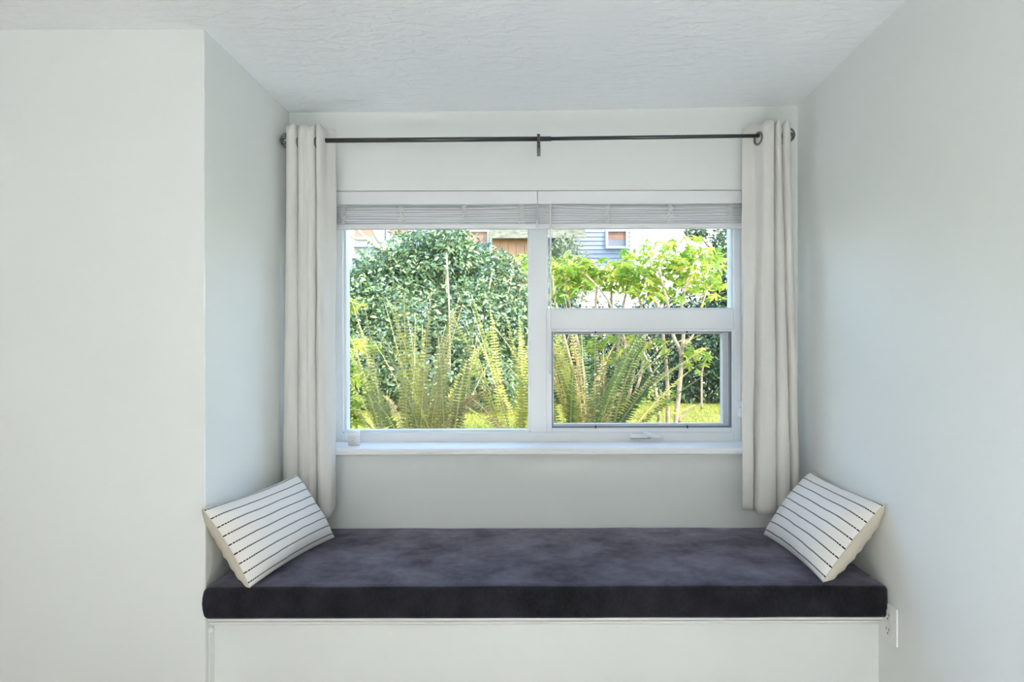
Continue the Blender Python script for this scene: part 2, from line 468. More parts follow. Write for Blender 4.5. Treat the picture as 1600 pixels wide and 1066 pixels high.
# awning sash and its insect screen
SX0, SX1, SZ0, SZ1 = wx(854), wx(1147), wz(675.5), wz(515)
sash = wpart('awning_sash', [(SX0, wx(862), YF - 0.004, YF + 0.02, SZ0, SZ1), (wx(1143), SX1, YF - 0.004, YF + 0.02, SZ0, SZ1),
                             (wx(862), wx(1143), YF - 0.004, YF + 0.02, SZ0, wz(669)), (wx(862), wx(1143), YF - 0.004, YF + 0.02, wz(519), SZ1)], bevel=0.002)
fr = 0.0075
a, b, c, d = wx(862), wx(1143), wz(669.5), wz(518.5)
scr = wpart('screen_frame', [(a, a + fr * .5, YF + 0.001, YF + 0.014, c, d), (b - fr, b, YF + 0.001, YF + 0.014, c, d),
                             (a + fr * .5, b - fr, YF + 0.001, YF + 0.014, c, c + fr), (a + fr * .5, b - fr, YF + 0.001, YF + 0.014, d - fr * .45, d)], 'grey_metal', 0.001)
bm = bmesh.new(); v = [bm.verts.new(p) for p in ((a, YF + 0.008, c), (b, YF + 0.008, c), (b, YF + 0.008, d), (a, YF + 0.008, d))]; bm.faces.new(v)
obj('screen_mesh', bm, 'screen', win)
for px in (930.5, 1073.5):
    wpart('screen_clip', [(wx(px - 1), wx(px + 1), YF - 0.004, YF + 0.002, c - 0.002, c + 0.011)], 'black', 0.0005)
    wpart('screen_clip', [(wx(px - 1), wx(px + 1), YF - 0.004, YF + 0.002, d - 0.006, d + 0.002)], 'black', 0.0005)
# the opening sash's own outer frame and glass, seen past the screen
wpart('sash_frame', [(a, a + 0.008, YF + 0.03, YF + 0.07, c, d), (b - 0.026, b, YF + 0.03, YF + 0.07, c, d),
                     (a + 0.008, b - 0.026, YF + 0.03, YF + 0.07, c, c + 0.014), (a + 0.008, b - 0.026, YF + 0.03, YF + 0.07, d - 0.008, d)], bevel=0.002)
pane(a + 0.004, b - 0.004, c + 0.004, d - 0.004, YF + 0.055)
# crank operator and latch
wpart('crank_housing', [(wx(983), wx(1011), YF - 0.018, YF, wz(684.5), wz(677))], bevel=0.003)
wpart('crank_shade_line', [(wx(984), wx(1016), YF - 0.0175, YF, wz(685.3), wz(684.7))], 'grey_metal', 0)  # grey strip standing in for the shade under the crank housing
bm = bmesh.new()
tube(bm, [(wx(1004), YF - 0.024, wz(674.5)), (wx(1010), YF - 0.030, wz(677)), (wx(1022), YF - 0.030, wz(681.5)), (wx(1030), YF - 0.026, wz(683.5))], [0.007, 0.008, 0.0055, 0.004], 10)
crank = obj('crank_handle', bm, 'vinyl', win)
bm = bmesh.new(); lathe(bm, [(0.004, -0.004), (0.0055, 0), (0.0055, 0.008), (0.003, 0.011)], (wx(1033), YF - 0.024, wz(683.5) - 0.004), 'Z', 12)
obj('crank_knob', bm, 'vinyl', crank)
lt = wpart('latch_plate', [(wx(1151), wx(1158.5), YF - 0.008, YF, wz(653), wz(627))], bevel=0.002)
wpart('latch_lever', [(wx(1153), wx(1157), YF - 0.024, YF - 0.008, wz(651), wz(637))], bevel=0.002, parent=lt)
# drain holes at the corners of the fixed pane
for px in (536.6, 827.4):
    bm = bmesh.new(); lathe(bm, [(0.0022, -0.001), (0.0022, 0.001)], (wx(px), YF + 0.0, wz(674.8)), 'Z', 8); obj('corner_plug', bm, 'black', win)

# sill board with a rounded nose
bm = bmesh.new()
zs = ZC - 0.3265
prof = [(YF + 0.02, zs - 0.012), (YF + 0.02, zs), (2.368, zs), (2.360, zs - 0.003), (2.356, zs - 0.010), (2.356, zs - 0.020), (2.360, zs - 0.0245), (YB + 0.001, zs - 0.0245), (YB + 0.001, zs - 0.012)]
extrude_x(bm, prof, WX0 + 0.0005, WX1 - 0.0005)
struct(obj('trim_1', bm, 'trim'), 'white window sill board with a rounded nose')

# ------------------------------------------------------------------ blinds
def blind(x0, x1, label, seed, tilt, wand_x, tassel_x):
    rnd = random.Random(seed)
    t = thing('mini_blind', label, 'window blind', 'raised mini blinds in the window head')
    boxes('valance', [(x0 - (0.03 if x0 < -0.5 else 0), x1 + (0.018 if x1 > 0.5 else 0), 2.408, 2.413, ZC + 0.5595, ZC + 0.6065)], 'blind', t, 0.0015)
    boxes('headrail', [(x0, x1, 2.420, 2.445, ZC + 0.583, ZC + 0.604)], 'blind', t, 0.002)
    zb, zt = ZC + 0.4950, ZC + 0.5560
    n = 8
    for k in range(n):
        f = k / (n - 1)
        bm = bmesh.new()
        cols = []
        m = 14
        amp = rnd.uniform(-1, 1) * 0.0016
        ph = rnd.uniform(0, 6.28)
        dz = (rnd.random() - 0.5) * 0.0016
        dy = (rnd.random() - 0.5) * 0.011
        roll = rnd.uniform(0.75, 1.15)
        for i in range(m + 1):
            u = i / m
            x = x0 + (x1 - x0) * u
            # the stack bunches: higher at the seam side
            lift = tilt(u) * f * f
            z = zb + (zt - zb) * f * (0.93) + lift + amp * math.sin(u * 7 + ph) + dz
            ring = []
            for j in range(5):
                w = (j - 2) / 2 * 0.0080
                ring.append(bm.verts.new((x, 2.432 + dy * 0.7 + w, z + 0.0016 * (1 - (w / 0.0080) ** 2) + w * roll)))
            cols.append(ring)
        for r1, r2 in zip(cols, cols[1:]):
            for j in range(4):
                bm.faces.new((r1[j], r2[j], r2[j + 1], r1[j + 1]))
        o = obj('slat', bm, 'blind', t, smooth=True)
        s = o.modifiers.new('s', 'SOLIDIFY'); s.thickness = 0.0011
    boxes('bottom_rail', [(x0, x1, 2.4185, 2.4445, ZC + 0.4720, ZC + 0.4910)], 'blind', t, 0.004)
    for u in (0.05, 0.335, 0.64, 0.925):
        bm = bmesh.new()
        xx = x0 + (x1 - x0) * u
        for q in range(3):
            pts = []
            for i in range(26):
                f = i / 25
                pts.append((xx + rnd.uniform(-0.013, 0.013), 2.4145 + rnd.uniform(-0.0025, 0.0015), ZC + 0.489 + 0.072 * f))
            # smooth the squiggle
            sm = []
            for i in range(len(pts) - 1):
                p, r = Vector(pts[i]), Vector(pts[i + 1])
                sm += [p, p.lerp(r, 0.5)]
            tube(bm, sm, 0.0012, 5)
        obj('ladder_cord', bm, 'cord', t)
    if wand_x is not None:
        bm = bmesh.new()
        tube(bm, [(wand_x, 2.414, ZC + 0.572), (wand_x, 2.408, ZC + 0.55), (wand_x - 0.002, 2.408, ZC + 0.1), (wand_x - 0.003, 2.408, ZC - 0.062)], [0.002, 0.0036, 0.0036, 0.0042], 6)
        obj('tilt_wand', bm, 'white_plastic', t)
    if tassel_x is not None:
        bm = bmesh.new(); lathe(bm, [(0.0012, 0.030), (0.0025, 0.024), (0.0042, 0.004), (0.0042, 0)], (tassel_x, 2.402, ZC + 0.468), 'Z', 10)
        ta = obj('cord_tassel', bm, 'white_plastic', t)
        bm = bmesh.new(); tube(bm, [(tassel_x, 2.402, ZC + 0.497), (tassel_x, 2.404, ZC + 0.562)], 0.0009, 5); obj('lift_cord', bm, 'cord', ta)
    return t
blind(-0.757, -0.0095, 'raised white mini blind bunched above the wide fixed pane', 3, lambda u: 0.008 * max(0, (u - 0.55) / 0.45) ** 1.5, -0.7525, None)
blind(-0.0070, 0.755, 'raised white mini blind with a long tilt wand, above the awning window', 5, lambda u: 0.011 * max(0, (0.35 - u) / 0.35) ** 1.3 + 0.007 * max(0, (u - .7) / .3), 0.0395, -0.0095)

# ------------------------------------------------------------------ curtain rod
RYD = 2.31
KR = RYD / FPX
def rx(px): return (px - 844) * KR
ZRL, ZRM, ZRR = ZC + 0.7600, ZC + 0.7650, ZC + 0.7745
rod = thing('curtain_rod', 'dark metal telescoping curtain rod with twisted cage ball finials', 'curtain rod')
bm = bmesh.new(); tube(bm, [(rx(456), RYD, ZRL), (rx(862), RYD, ZRM)], 0.0082, 16); obj('rod_outer_tube', bm, 'dark_metal', rod)
bm = bmesh.new(); tube(bm, [(rx(860), RYD, ZRM), (rx(1226), RYD, ZRR)], 0.0066, 16); obj('rod_inner_tube', bm, 'dark_metal', rod)
def finial(cx, cz, sgn):
    bm = bmesh.new()
    R = 0.025
    for k in range(9):
        pts = []
        for i in range(17):
            th = PI * (0.06 + 0.88 * i / 16)
            ph = 2 * PI * k / 9 + 1.9 * i / 16
            pts.append((cx + sgn * -R * math.cos(th) , RYD + R * math.sin(th) * math.cos(ph), cz + R * math.sin(th) * math.sin(ph)))
        tube(bm, pts, 0.0026, 6)
    f = obj('finial', bm, 'pewter', rod)
    bm = bmesh.new(); lathe(bm, [(0.004, -0.004), (0.008, -0.002), (0.008, 0.002), (0.004, 0.004)], (cx + sgn * R, RYD, cz), 'X', 14); obj('finial_cap', bm, 'pewter', f)
    bm = bmesh.new(); lathe(bm, [(0.0095, -0.006), (0.011, -0.003), (0.011, 0.004), (0.0095, 0.007)], (cx - sgn * R, RYD, cz), 'X', 14); obj('finial_collar', bm, 'dark_metal', f)
finial(rx(451.5), ZRL, -1)
finial(rx(1230.5), ZRR, 1)
# bracket in the middle and one at each end
def bracket(x, z):
    bm = bmesh.new()
    box(bm, x - 0.0055, x + 0.0055, RYD - 0.016, RYD - 0.010, z - 0.036, z + 0.012)
    box(bm, x - 0.0055, x + 0.0055, RYD - 0.010, RYD + 0.012, z - 0.015, z - 0.010)
    box(bm, x - 0.0055, x + 0.0055, RYD + 0.008, YB - 0.003, z - 0.034, z - 0.022)
    box(bm, x - 0.0055, x + 0.0055, RYD - 0.010, RYD + 0.012, z - 0.036, z - 0.022)
    box(bm, x - 0.006, x + 0.006, YB - 0.004, YB, z - 0.034, z + 0.004)
    return obj('bracket', bm, 'dark_metal', rod, 0.001)
bracket(rx(842.5), ZRM)
bracket(rx(461), ZRL)
bracket(rx(1222), ZRR)

# ------------------------------------------------------------------ curtains
def catmull(pts, n):
    out = []
    P = [pts[0]] + list(pts) + [pts[-1]]
    for i in range(1, len(P) - 2):
        p0, p1, p2, p3 = P[i - 1], P[i], P[i + 1], P[i + 2]
        for k in range(n):
            t = k / n
            out.append(tuple(0.5 * ((2 * b) + (-a + c) * t + (2 * a - 5 * b + 4 * c - d) * t * t + (-a + 3 * b - 3 * c + d) * t ** 3) for a, b, c, d in zip(p0, p1, p2, p3)))
    out.append(tuple(pts[-1])); return out

def curtain(label, top, bot, ztop, zbots, grommet_at, seed, zrod):
    t = thing('curtain', label, 'curtain', 'curtain panels beside the window')
    rows, sub = 64, 7
    A = catmull(top, sub); B = catmull(bot, sub); Z = catmull([(z,) for z in zbots], sub)
    bm = bmesh.new(); grid = []
    for r in range(rows + 1):
        f = r / rows
        s = f * f * (3 - 2 * f) * 0.55 + f * 0.45
        line = []
        for i, (a, b) in enumerate(zip(A, B)):
            x = a[0] + (b[0] - a[0]) * s; d = a[1] + (b[1] - a[1]) * s
            zt = ztop + 0.006 * math.sin(i * 0.35 + seed)
            z = zt + (Z[i][0] - zt) * f
            nx_ = noise.noise(Vector((i * 0.045 + seed * 7, z * 3.2, 0.3)))
            ny_ = noise.noise(Vector((i * 0.05 - seed * 3, z * 4.0, 5.3)))
            wr = noise.noise(Vector((i * 0.16 + seed, z * 16, 9.1)))
            env = math.sin(PI * min(1, f * 1.02)) ** 0.5 if 0 < f < 0.98 else 0.0
            line.append(bm.verts.new((rx(x) + env * (0.0035 * nx_), RYD + d + env * (0.006 * ny_) + 0.0014 * wr, z)))
        grid.append(line)
    for r1, r2 in zip(grid, grid[1:]):
        for i in range(len(r1) - 1):
            bm.faces.new((r1[i], r2[i], r2[i + 1], r1[i + 1]))
    o = obj('drape', bm, 'curtain', t, smooth=True)
    s = o.modifiers.new('s', 'SOLIDIFY'); s.thickness = 0.0016; s.offset = 0
    # stitched hem line
    for px, ang in grommet_at:
        bm = bmesh.new()
        seg, ms = 24, 8
        ax = Vector((math.cos(ang), math.sin(ang), 0)); side = Vector((-math.sin(ang), math.cos(ang), 0)); cz = zrod(px) - 0.010
        vs = []
        for k in range(seg):
            a = 2 * PI * k / seg
            rd = side * math.cos(a) + Vector((0, 0, 1)) * math.sin(a)
            vs.append([bm.verts.new(Vector((rx(px), RYD, cz)) - ax * 0.003 + rd * (0.0200 + 0.0042 * math.cos(b)) + ax * (0.003 * math.sin(b))) for b in [2 * PI * j / ms for j in range(ms)]])
        for k in range(seg):
            for j in range(ms):
                f = bm.faces.new((vs[k][j], vs[(k + 1) % seg][j], vs[(k + 1) % seg][(j + 1) % ms], vs[k][(j + 1) % ms])); f.smooth = True
        obj('grommet', bm, 'pewter', t)
    return t

LT = [(453, .012), (453.5, -.028), (460, -.036), (466.8, -.026), (468, .012), (468.6, .012), (468.8, -.016), (475, -.030), (481, -.020), (487, -.027), (495, -.020), (496.4, .012), (497, -.012), (502, -.036), (508, -.022), (511, .016), (521, .034)]
LB = [(443, .02), (444, -.015), (455, -.030), (466, -.020), (467.5, .012), (468, .012), (468.5, -.012), (477, -.030), (484, -.022), (489, -.026), (495.5, -.014), (496.5, .012), (497.5, -.012), (505, -.042), (514, -.042), (521, -.026), (522, .012)]
zb = ZC - 0.547
curtain('pale cotton grommet curtain hanging in close folds above the cushion corner near the jar', LT, LB, ZC + 0.806, [zb] * 13 + [zb - .004, zb - .006, zb - .002, zb + .02], [(468.3, 0.05), (496.6, 0.05)], 1.0, lambda px: ZRL + (px - 456) / 406 * (ZRM - ZRL))
RT = [(1233, .012), (1232, -.022), (1226, -.034), (1221.5, -.024), (1220.3, .012), (1220, .012), (1219.7, -.014), (1214, -.030), (1209.5, -.022), (1208.6, .012), (1208.2, .012), (1207.6, -.012), (1204, -.034), (1192, -.028), (1187, -.002), (1182, .022), (1165, .034)]
RB = [(1246, .0), (1245, -.02), (1240, -.028), (1235, -.018), (1234, .012), (1233.6, -.008), (1228, -.034), (1219, -.038), (1211, -.024), (1209.6, .012), (1209.2, -.006), (1207, -.034), (1194, -.042), (1179.5, -.034), (1177.5, .020), (1174, -.012), (1157, -.018)]
zb = ZC - 0.540
curtain('pale cotton grommet curtain, its flat leading edge lit by the awning window', RT, RB, ZC + 0.812, [zb] * 10 + [zb - .004] * 4 + [zb, zb + .004, zb + .006], [(1186.6, 0.38), (1208.4, -.05), (1220.1, .05)], 2.3, lambda px: ZRM + (px - 860) / 366 * (ZRR - ZRM))

# ------------------------------------------------------------------ built-in window seat
ZS = ZC - 0.708                 # seat board height
seat = thing('window_seat', 'white built-in window seat with a moulded front edge under the cushion', 'bench', loc=(0, 2.1, 0))
YBF = 1.833
keep(boxes('front_panel', [(XL, XR, YBF, YBF + 0.018, 0, ZS - 0.012)], 'wall'), seat)
keep(boxes('seat_board', [(XL + 0.001, XR - 0.001, 1.812, YB, ZS - 0.013, ZS)], 'trim', bevel=0.002), seat)
MP = [(1.812, ZS - 0.0005), (1.800, ZS - 0.0015), (1.7975, ZS - 0.004), (1.7975, ZS - 0.0105), (1.801, ZS - 0.0120), (1.8115, ZS - 0.0125), (1.8115, ZS - 0.0150), (1.803, ZS - 0.016), (1.804, ZS - 0.0215), (1.812, ZS - 0.0222), (1.812, ZS - 0.0238), (1.809, ZS - 0.0245), (1.811, ZS - 0.0275), (1.819, ZS - 0.0290), (YBF, ZS - 0.0295), (YBF, ZS - 0.013), (1.812, ZS - 0.013)]
def mould(x0, x1, dy=0.0, dz=0.0):
    bm = bmesh.new(); extrude_x(bm, [(y + dy if y < YBF - .001 else y, z + dz) for y, z in MP], x0, x1); return keep(obj('moulding', bm, 'trim'), seat)
mould(XL + 0.041, XR - 0.043)
mould(XL + 0.0015, XL + 0.0405, 0.002, -0.0012)
mould(XR - 0.0425, XR - 0.004, 0.0015, -0.0008)
keep(boxes('corner_strip', [(XL, XL + 0.003, 1.806, YBF, 0, ZS - 0.032)], 'trim', bevel=0.001), seat)
# chipped filler lump below the moulding end
bm = bmesh.new(); bmesh.ops.create_icosphere(bm, subdivisions=2, radius=0.008, matrix=Matrix.Translation((XL + 0.006, 1.811, ZS - 0.038)))
for v in bm.verts: v.co += Vector((1, 1, 1.6)) * 0.004 * noise.noise(v.co * 190)
keep(obj('filler_lump', bm, 'trim'), seat)

# seat cushion
def cushion():
    bm = bmesh.new()
    x0, x1, y0, y1, z0, z1 = XL + 0.0015, XR - 0.0015, 1.776, YB - 0.001, ZS + 0.0005, ZC - 0.621
    nx, ny, nz = 90, 34, 6
    r = 0.011
    def P(u, v, w):
        x = x0 + (x1 - x0) * u; y = y0 + (y1 - y0) * v; z = z0 + (z1 - z0) * w
        # round the edges: superellipse pull on each axis near borders
        cx, cy, cz = min(max(x, x0 + r), x1 - r), min(max(y, y0 + r), y1 - r), min(max(z, z0 + r), z1 - r)
        d = Vector((x - cx, y - cy, z - cz))
        if d.length > 1e-6:
            m = max(abs(d.x), abs(d.y), abs(d.z)); d = d / d.length * m
        p = Vector((cx, cy, cz)) + d
        if w > 0.5: p.z += 0.005 * math.sin(PI * u) ** .6 * math.sin(PI * v) ** .6 * (w - .5) * 2 + 0.0022 * noise.noise(Vector((x * 5, y * 5, 1))) * (w - .5) * 2
        if v < 0.06: p.y += -0.003 * math.sin(PI * w) + 0.003 * noise.noise(Vector((x * 4, 3, z * 6)))
        if u < 0.02 and v < .02: p.x -= 0.007 * math.sin(PI * w)
        return p
    # non-uniform parameters packed near the edges
    def par(n, L):
        e = [0, r * .3 / L, r * .65 / L, r / L]
        k = max(1, n - 6)
        return e + [r / L + (1 - 2 * r / L) * i / k for i in range(1, k)] + [1 - q for q in reversed(e)]
    U, V, W = par(nx, x1 - x0), par(ny, y1 - y0), par(nz + 4, z1 - z0)
    def face(fn, A, B):
        g = [[bm.verts.new(fn(a, b)) for b in B] for a in A]
        for i in range(len(A) - 1):
            for j in range(len(B) - 1): bm.faces.new((g[i][j], g[i + 1][j], g[i + 1][j + 1], g[i][j + 1]))
    face(lambda u, v: P(u, v, 1), U, V); face(lambda u, v: P(u, v, 0), U, V)
    face(lambda u, w: P(u, 0, w), U, W); face(lambda u, w: P(u, 1, w), U, W)
    face(lambda v, w: P(0, v, w), V, W); face(lambda v, w: P(1, v, w), V, W)
    bmesh.ops.remove_doubles(bm, verts=bm.verts, dist=0.0004)
    return obj('seat_cushion', bm, 'velvet', smooth=True)
tag(cushion(), 'long charcoal velvet seat cushion filling the window seat', 'cushion')

# ------------------------------------------------------------------ throw pillows
def pillow(label, A, D, Cc, B, flip, seed):
    A, D, Cc, B = (Vector(p) for p in (A, D, Cc, B))
    t = thing('throw_pillow', label, 'pillow', 'striped pillows on the window seat')
    ctr = (A + B + Cc + D) / 4
    nrm = (D - A).cross(Cc - D).normalized()
    if nrm.z < 0: nrm = -nrm
    n, m = 40, 28
    def pt(u, v, side):
        # u along the long side (0 near camera .. 1 far), v from lower edge (0) to upper edge (1)
        a, b = 2 * u - 1, 2 * v - 1
        uu = 0.5 + a / 2 * (1 - 0.050 * (1 - b * b)); vv = 0.5 + b / 2 * (1 - 0.075 * (1 - a * a))
        p = (D.lerp(Cc, uu)).lerp(A.lerp(B, uu), vv)
        h = max(0.0, (1 - a ** 4)) ** 0.55 * max(0.0, (1 - b ** 4)) ** 0.55
        h = 0.62 * h + 0.38 * max(0.0, (1 - a * a)) ** .7 * max(0.0, (1 - b * b)) ** .7
        edge = max(abs(a), abs(b)) ** 6
        wr = noise.noise(Vector((u * 9 + seed, v * 7, side * 3.3))) * 0.004 * edge + noise.noise(Vector((u * 3.5 + seed, v * 3, side * 2))) * 0.007 * h
        th = 0.060 if side > 0 else 0.078
        if side < 0: h = h ** 0.72
        gather = 0.0035 * math.sin(v * 44 + seed) * math.exp(-((u - 0.05) / 0.05) ** 2) * (1 if side < 0 else 0.25) * h ** .5
        return p + nrm * side * (h * th + (wr + gather) * (1 if h > 0.001 else 0))
    for side, name, mat in ((1, 'front_panel', 'striped'), (-1, 'back_panel', 'linen_beige')):
        bm = bmesh.new(); uvl = bm.loops.layers.uv.new('UVMap')
        def cs(k, q): return 0.5 - 0.5 * math.cos(PI * k / q)
        us, vs = [cs(i, n) for i in range(n + 1)], [cs(j, m) for j in range(m + 1)]
        g = [[bm.verts.new(pt(u, v, side)) for v in vs] for u in us]
        uvd = {}
        for i, u in enumerate(us):
            for j, v in enumerate(vs): uvd[g[i][j]] = (u, v)
        for i in range(n):
            for j in range(m):
                f = bm.faces.new((g[i][j], g[i + 1][j], g[i + 1][j + 1], g[i][j + 1])); f.smooth = True
        for f in bm.faces:
            for l in f.loops: l[uvl].uv = uvd[l.vert]
        obj(name, bm, mat, t)
    # seam welt around the border
    bm = bmesh.new(); pts = []
    for k in range(24): pts.append(pt(k / 24, 0, 1))
    for k in range(18): pts.append(pt(1, k / 18, 1))
    for k in range(24): pts.append(pt(1 - k / 24, 1, 1))
    for k in range(19): pts.append(pt(0, 1 - k / 18, 1))
    tube(bm, pts, 0.0016, 6); obj('seam', bm, 'linen_beige', t)
    return t
z_ = lambda h: ZC + h
pillow('white black-striped pillow on the cushion, leaning towards the alcove corner below the jar side curtain', (-.902, 1.760, z_(-.404)), (-.776, 1.755, z_(-.612)), (-.694, 2.217, z_(-.604)), (-.822, 2.222, z_(-.394)), 1, 1.0)
pillow('white black-striped pillow on the cushion, leaning on the wall that has the outlet', (.930, 1.782, z_(-.401)), (.757, 1.766, z_(-.604)), (.752, 2.222, z_(-.599)), (.920, 2.238, z_(-.391)), -1, 4.0)

# ------------------------------------------------------------------ jar on the sill
jar = thing('jar', 'small white lidded jar standing on the window sill', 'jar', loc=(-0.691, 2.445, zs))
def jl(name, prof, mat, parent):
    bm = bmesh.new(); lathe(bm, prof, (0, 0, 0), 'Z', 32); return obj(name, bm, mat, parent)
jl('jar_body', [(0.0195, 0.0), (0.0213, 0.002), (0.0213, 0.036), (0.0200, 0.038)], 'jar', jar)
jl('lid', [(0.0200, 0.0375), (0.0218, 0.0385), (0.0218, 0.052), (0.0205, 0.0545), (0.012, 0.0552), (0.001, 0.0553)], 'white_plastic', jar)
for k, (h, wd) in enumerate(((0.029, 0.45), (0.021, 0.28), (0.0165, 0.22), (0.010, 0.40))):
    bm = bmesh.new(); R = 0.0216
    pts = [(R * math.sin(a), -R * math.cos(a)) for a in [-wd + 2 * wd * i / 10 + 0.05 for i in range(11)]]
    for (xa, ya), (xb, yb) in zip(pts, pts[1:]):
        v = [bm.verts.new(p) for p in ((xa, ya, h), (xb, yb, h), (xb, yb, h + 0.0013), (xa, ya, h + 0.0013))]; bm.faces.new(v)
    obj('label_print', bm, 'jar_print', jar)

# ------------------------------------------------------------------ outlet on the right wall
outlet = thing('wall_outlet', 'white duplex power outlet on the wall at the end of the window seat', 'outlet', loc=(XR, 1.768, ZC - 0.7165))
boxes('cover_plate', [(-0.006, -0.0005, -0.038, 0.038, -0.050, 0.050)], 'white_plastic', outlet, 0.002)
for s in (1, -1):
    bm = bmesh.new(); lathe(bm, [(0.0160, 0.0), (0.0160, 0.0022), (0.0150, 0.003)], (-0.0088, 0, s * 0.0195), 'X', 24)
    rc = obj('receptacle', bm, 'white_plastic', outlet)
    for dy, w, h in ((-0.0065, 0.0022, 0.0085), (0.0065, 0.0022, 0.0070)):
        boxes('slot', [(-0.0093, -0.0087, dy - w / 2, dy + w / 2, s * 0.0195 + 0.002 - h / 2 + .002, s * 0.0195 + 0.002 + h / 2 + .002)], 'black', rc)
    bm = bmesh.new(); lathe(bm, [(0.0024, 0.0), (0.0024, 0.0006)], (-0.0093, 0, s * 0.0195 - 0.0075), 'X', 10); obj('slot', bm, 'black', rc)
bm = bmesh.new(); lathe(bm, [(0.003, 0), (0.003, 0.0015), (0.002, 0.002)], (-0.0078, 0, 0), 'X', 12); obj('screw', bm, 'white_plastic', outlet)

# ================================================================== OUTSIDE
ZG = ZC - 0.75                  # ground level outside
def fpt(px, py, Y): return Vector(((px - 844) / FPX * Y, Y, ZC + (558 - py) / FPX * Y))
# gently sloping lawn and planting bed
bm = bmesh.new()
gx = [-22 + 2 * i for i in range(23)]; gy = [YO, 3.2, 4, 5, 6, 7.5, 9, 11, 14, 18, 24, 32]
g = [[bm.verts.new((x, y, ZG + 0.03 * noise.noise(Vector((x * .5, y * .5, 0))))) for x in gx] for y in gy]
for i in range(len(gy) - 1):
    for j in range(len(gx) - 1): bm.faces.new((g[i][j], g[i][j + 1], g[i + 1][j + 1], g[i + 1][j]))
struct(obj('ground', bm, 'lawn', smooth=True), 'sunlit lawn outside the window')
struct(boxes('planting_bed', [(-3.2, 2.6, YO + 0.01, 5.9, ZG - 0.05, ZG + 0.06)], 'soil', bevel=0.03), 'dark soil bed under the ferns')

# grass blades on the visible lawn
verts, faces = [], []
rg = random.Random(11)
for k in range(16000):
    y = 6.0 + 5.5 * rg.random() ** 1.2
    x = rg.uniform(-0.36 * y, 0.36 * y)
    h = rg.uniform(0.012, 0.04); a = rg.uniform(0, 6.28); w = 0.006
    dx, dy = math.cos(a) * w, math.sin(a) * w
    lx, ly = rg.uniform(-.03, .03), rg.uniform(-.03, .03)
    b = len(verts); z = ZG - 0.01
    verts += [(x - dx, y - dy, z), (x + dx, y + dy, z), (x + lx, y + ly, z + h + .02)]
    faces.append((b, b + 1, b + 2))
me = bpy.data.meshes.new('grass'); me.from_pydata(verts, [], faces); me.materials.append(M['grass'])
o = bpy.data.objects.new('grass', me); C.objects.link(o)
tag(o, 'bright sunlit grass blades of the lawn behind the ferns', 'grass', kind='stuff')

# --- leaf clouds for the hedge plants
def leaf_cloud(name, mat, parent, blobs, count, size, seed, zmin):
    """blobs: (center, (rx,ry,rz), weight); small folded leaves spread over and inside the blobs"""
    r = random.Random(seed)
    verts, faces = [], []
    wsum = [b[2] for b in blobs]
    for k in range(count):
        c, rad, _ = r.choices(blobs, wsum)[0]
        th, cz = r.uniform(0, 2 * PI), r.uniform(-1, 1)
        s = math.sqrt(1 - cz * cz)
        q = r.uniform(0.22, 1.05) ** 0.6
        dirv = Vector((s * math.cos(th), s * math.sin(th), cz))
        p = Vector(c) + Vector((dirv.x * rad[0], dirv.y * rad[1], dirv.z * rad[2])) * q
        p += Vector((noise.noise(p * 2.1), noise.noise(p * 2.1 + Vector((9, 0, 0))), noise.noise(p * 2.1 + Vector((0, 9, 0))))) * 0.14
        if p.z < zmin: continue
        L = size * r.uniform(0.7, 1.3); w = L * r.uniform(0.17, 0.25)
        ax = (dirv * 0.6 + Vector((r.uniform(-1, 1), r.uniform(-1, 1), r.uniform(-1.1, 0.5)))).normalized()
        nn = (dirv + Vector((r.uniform(-.9, .9), r.uniform(-.9, .9), r.uniform(-.2, 1.2))))
        sd = ax.cross(nn)
        if sd.length < 1e-4: continue
        sd.normalize(); up = sd.cross(ax)
        b = len(verts)
        for (t, ww, hh) in ((0, 0, 0), (.3, 1, .10), (.3, -1, .10), (.7, .8, .06), (.7, -.8, .06), (1, 0, -.10), (.3, 0, 0), (.7, 0, -.02)):
            verts.append(p + ax * (L * t) + sd * (w * ww) + up * (L * hh))
        faces += [(b, b + 6, b + 1), (b, b + 2, b + 6), (b + 1, b + 6, b + 7, b + 3), (b + 6, b + 2, b + 4, b + 7), (b + 3, b + 7, b + 5), (b + 7, b + 4, b + 5)]
    me = bpy.data.meshes.new(name); me.from_pydata([tuple(v) for v in verts], [], faces); me.materials.append(M[mat])
    for p in me.polygons: p.use_smooth = True
    o = bpy.data.objects.new(name, me); C.objects.link(o); o.parent = parent; o['kind'] = 'stuff'
    return o

def stem(name, pts, radii, mat, parent, seg=7):
    bm = bmesh.new(); sm = catmull([tuple(p) for p in pts], 4)
    rr = []
    for i in range(len(sm)):
        f = i / (len(sm) - 1); rr.append(radii[0] + (radii[1] - radii[0]) * f)
    tube(bm, sm, rr, seg)
    return obj(name, bm, mat, parent)

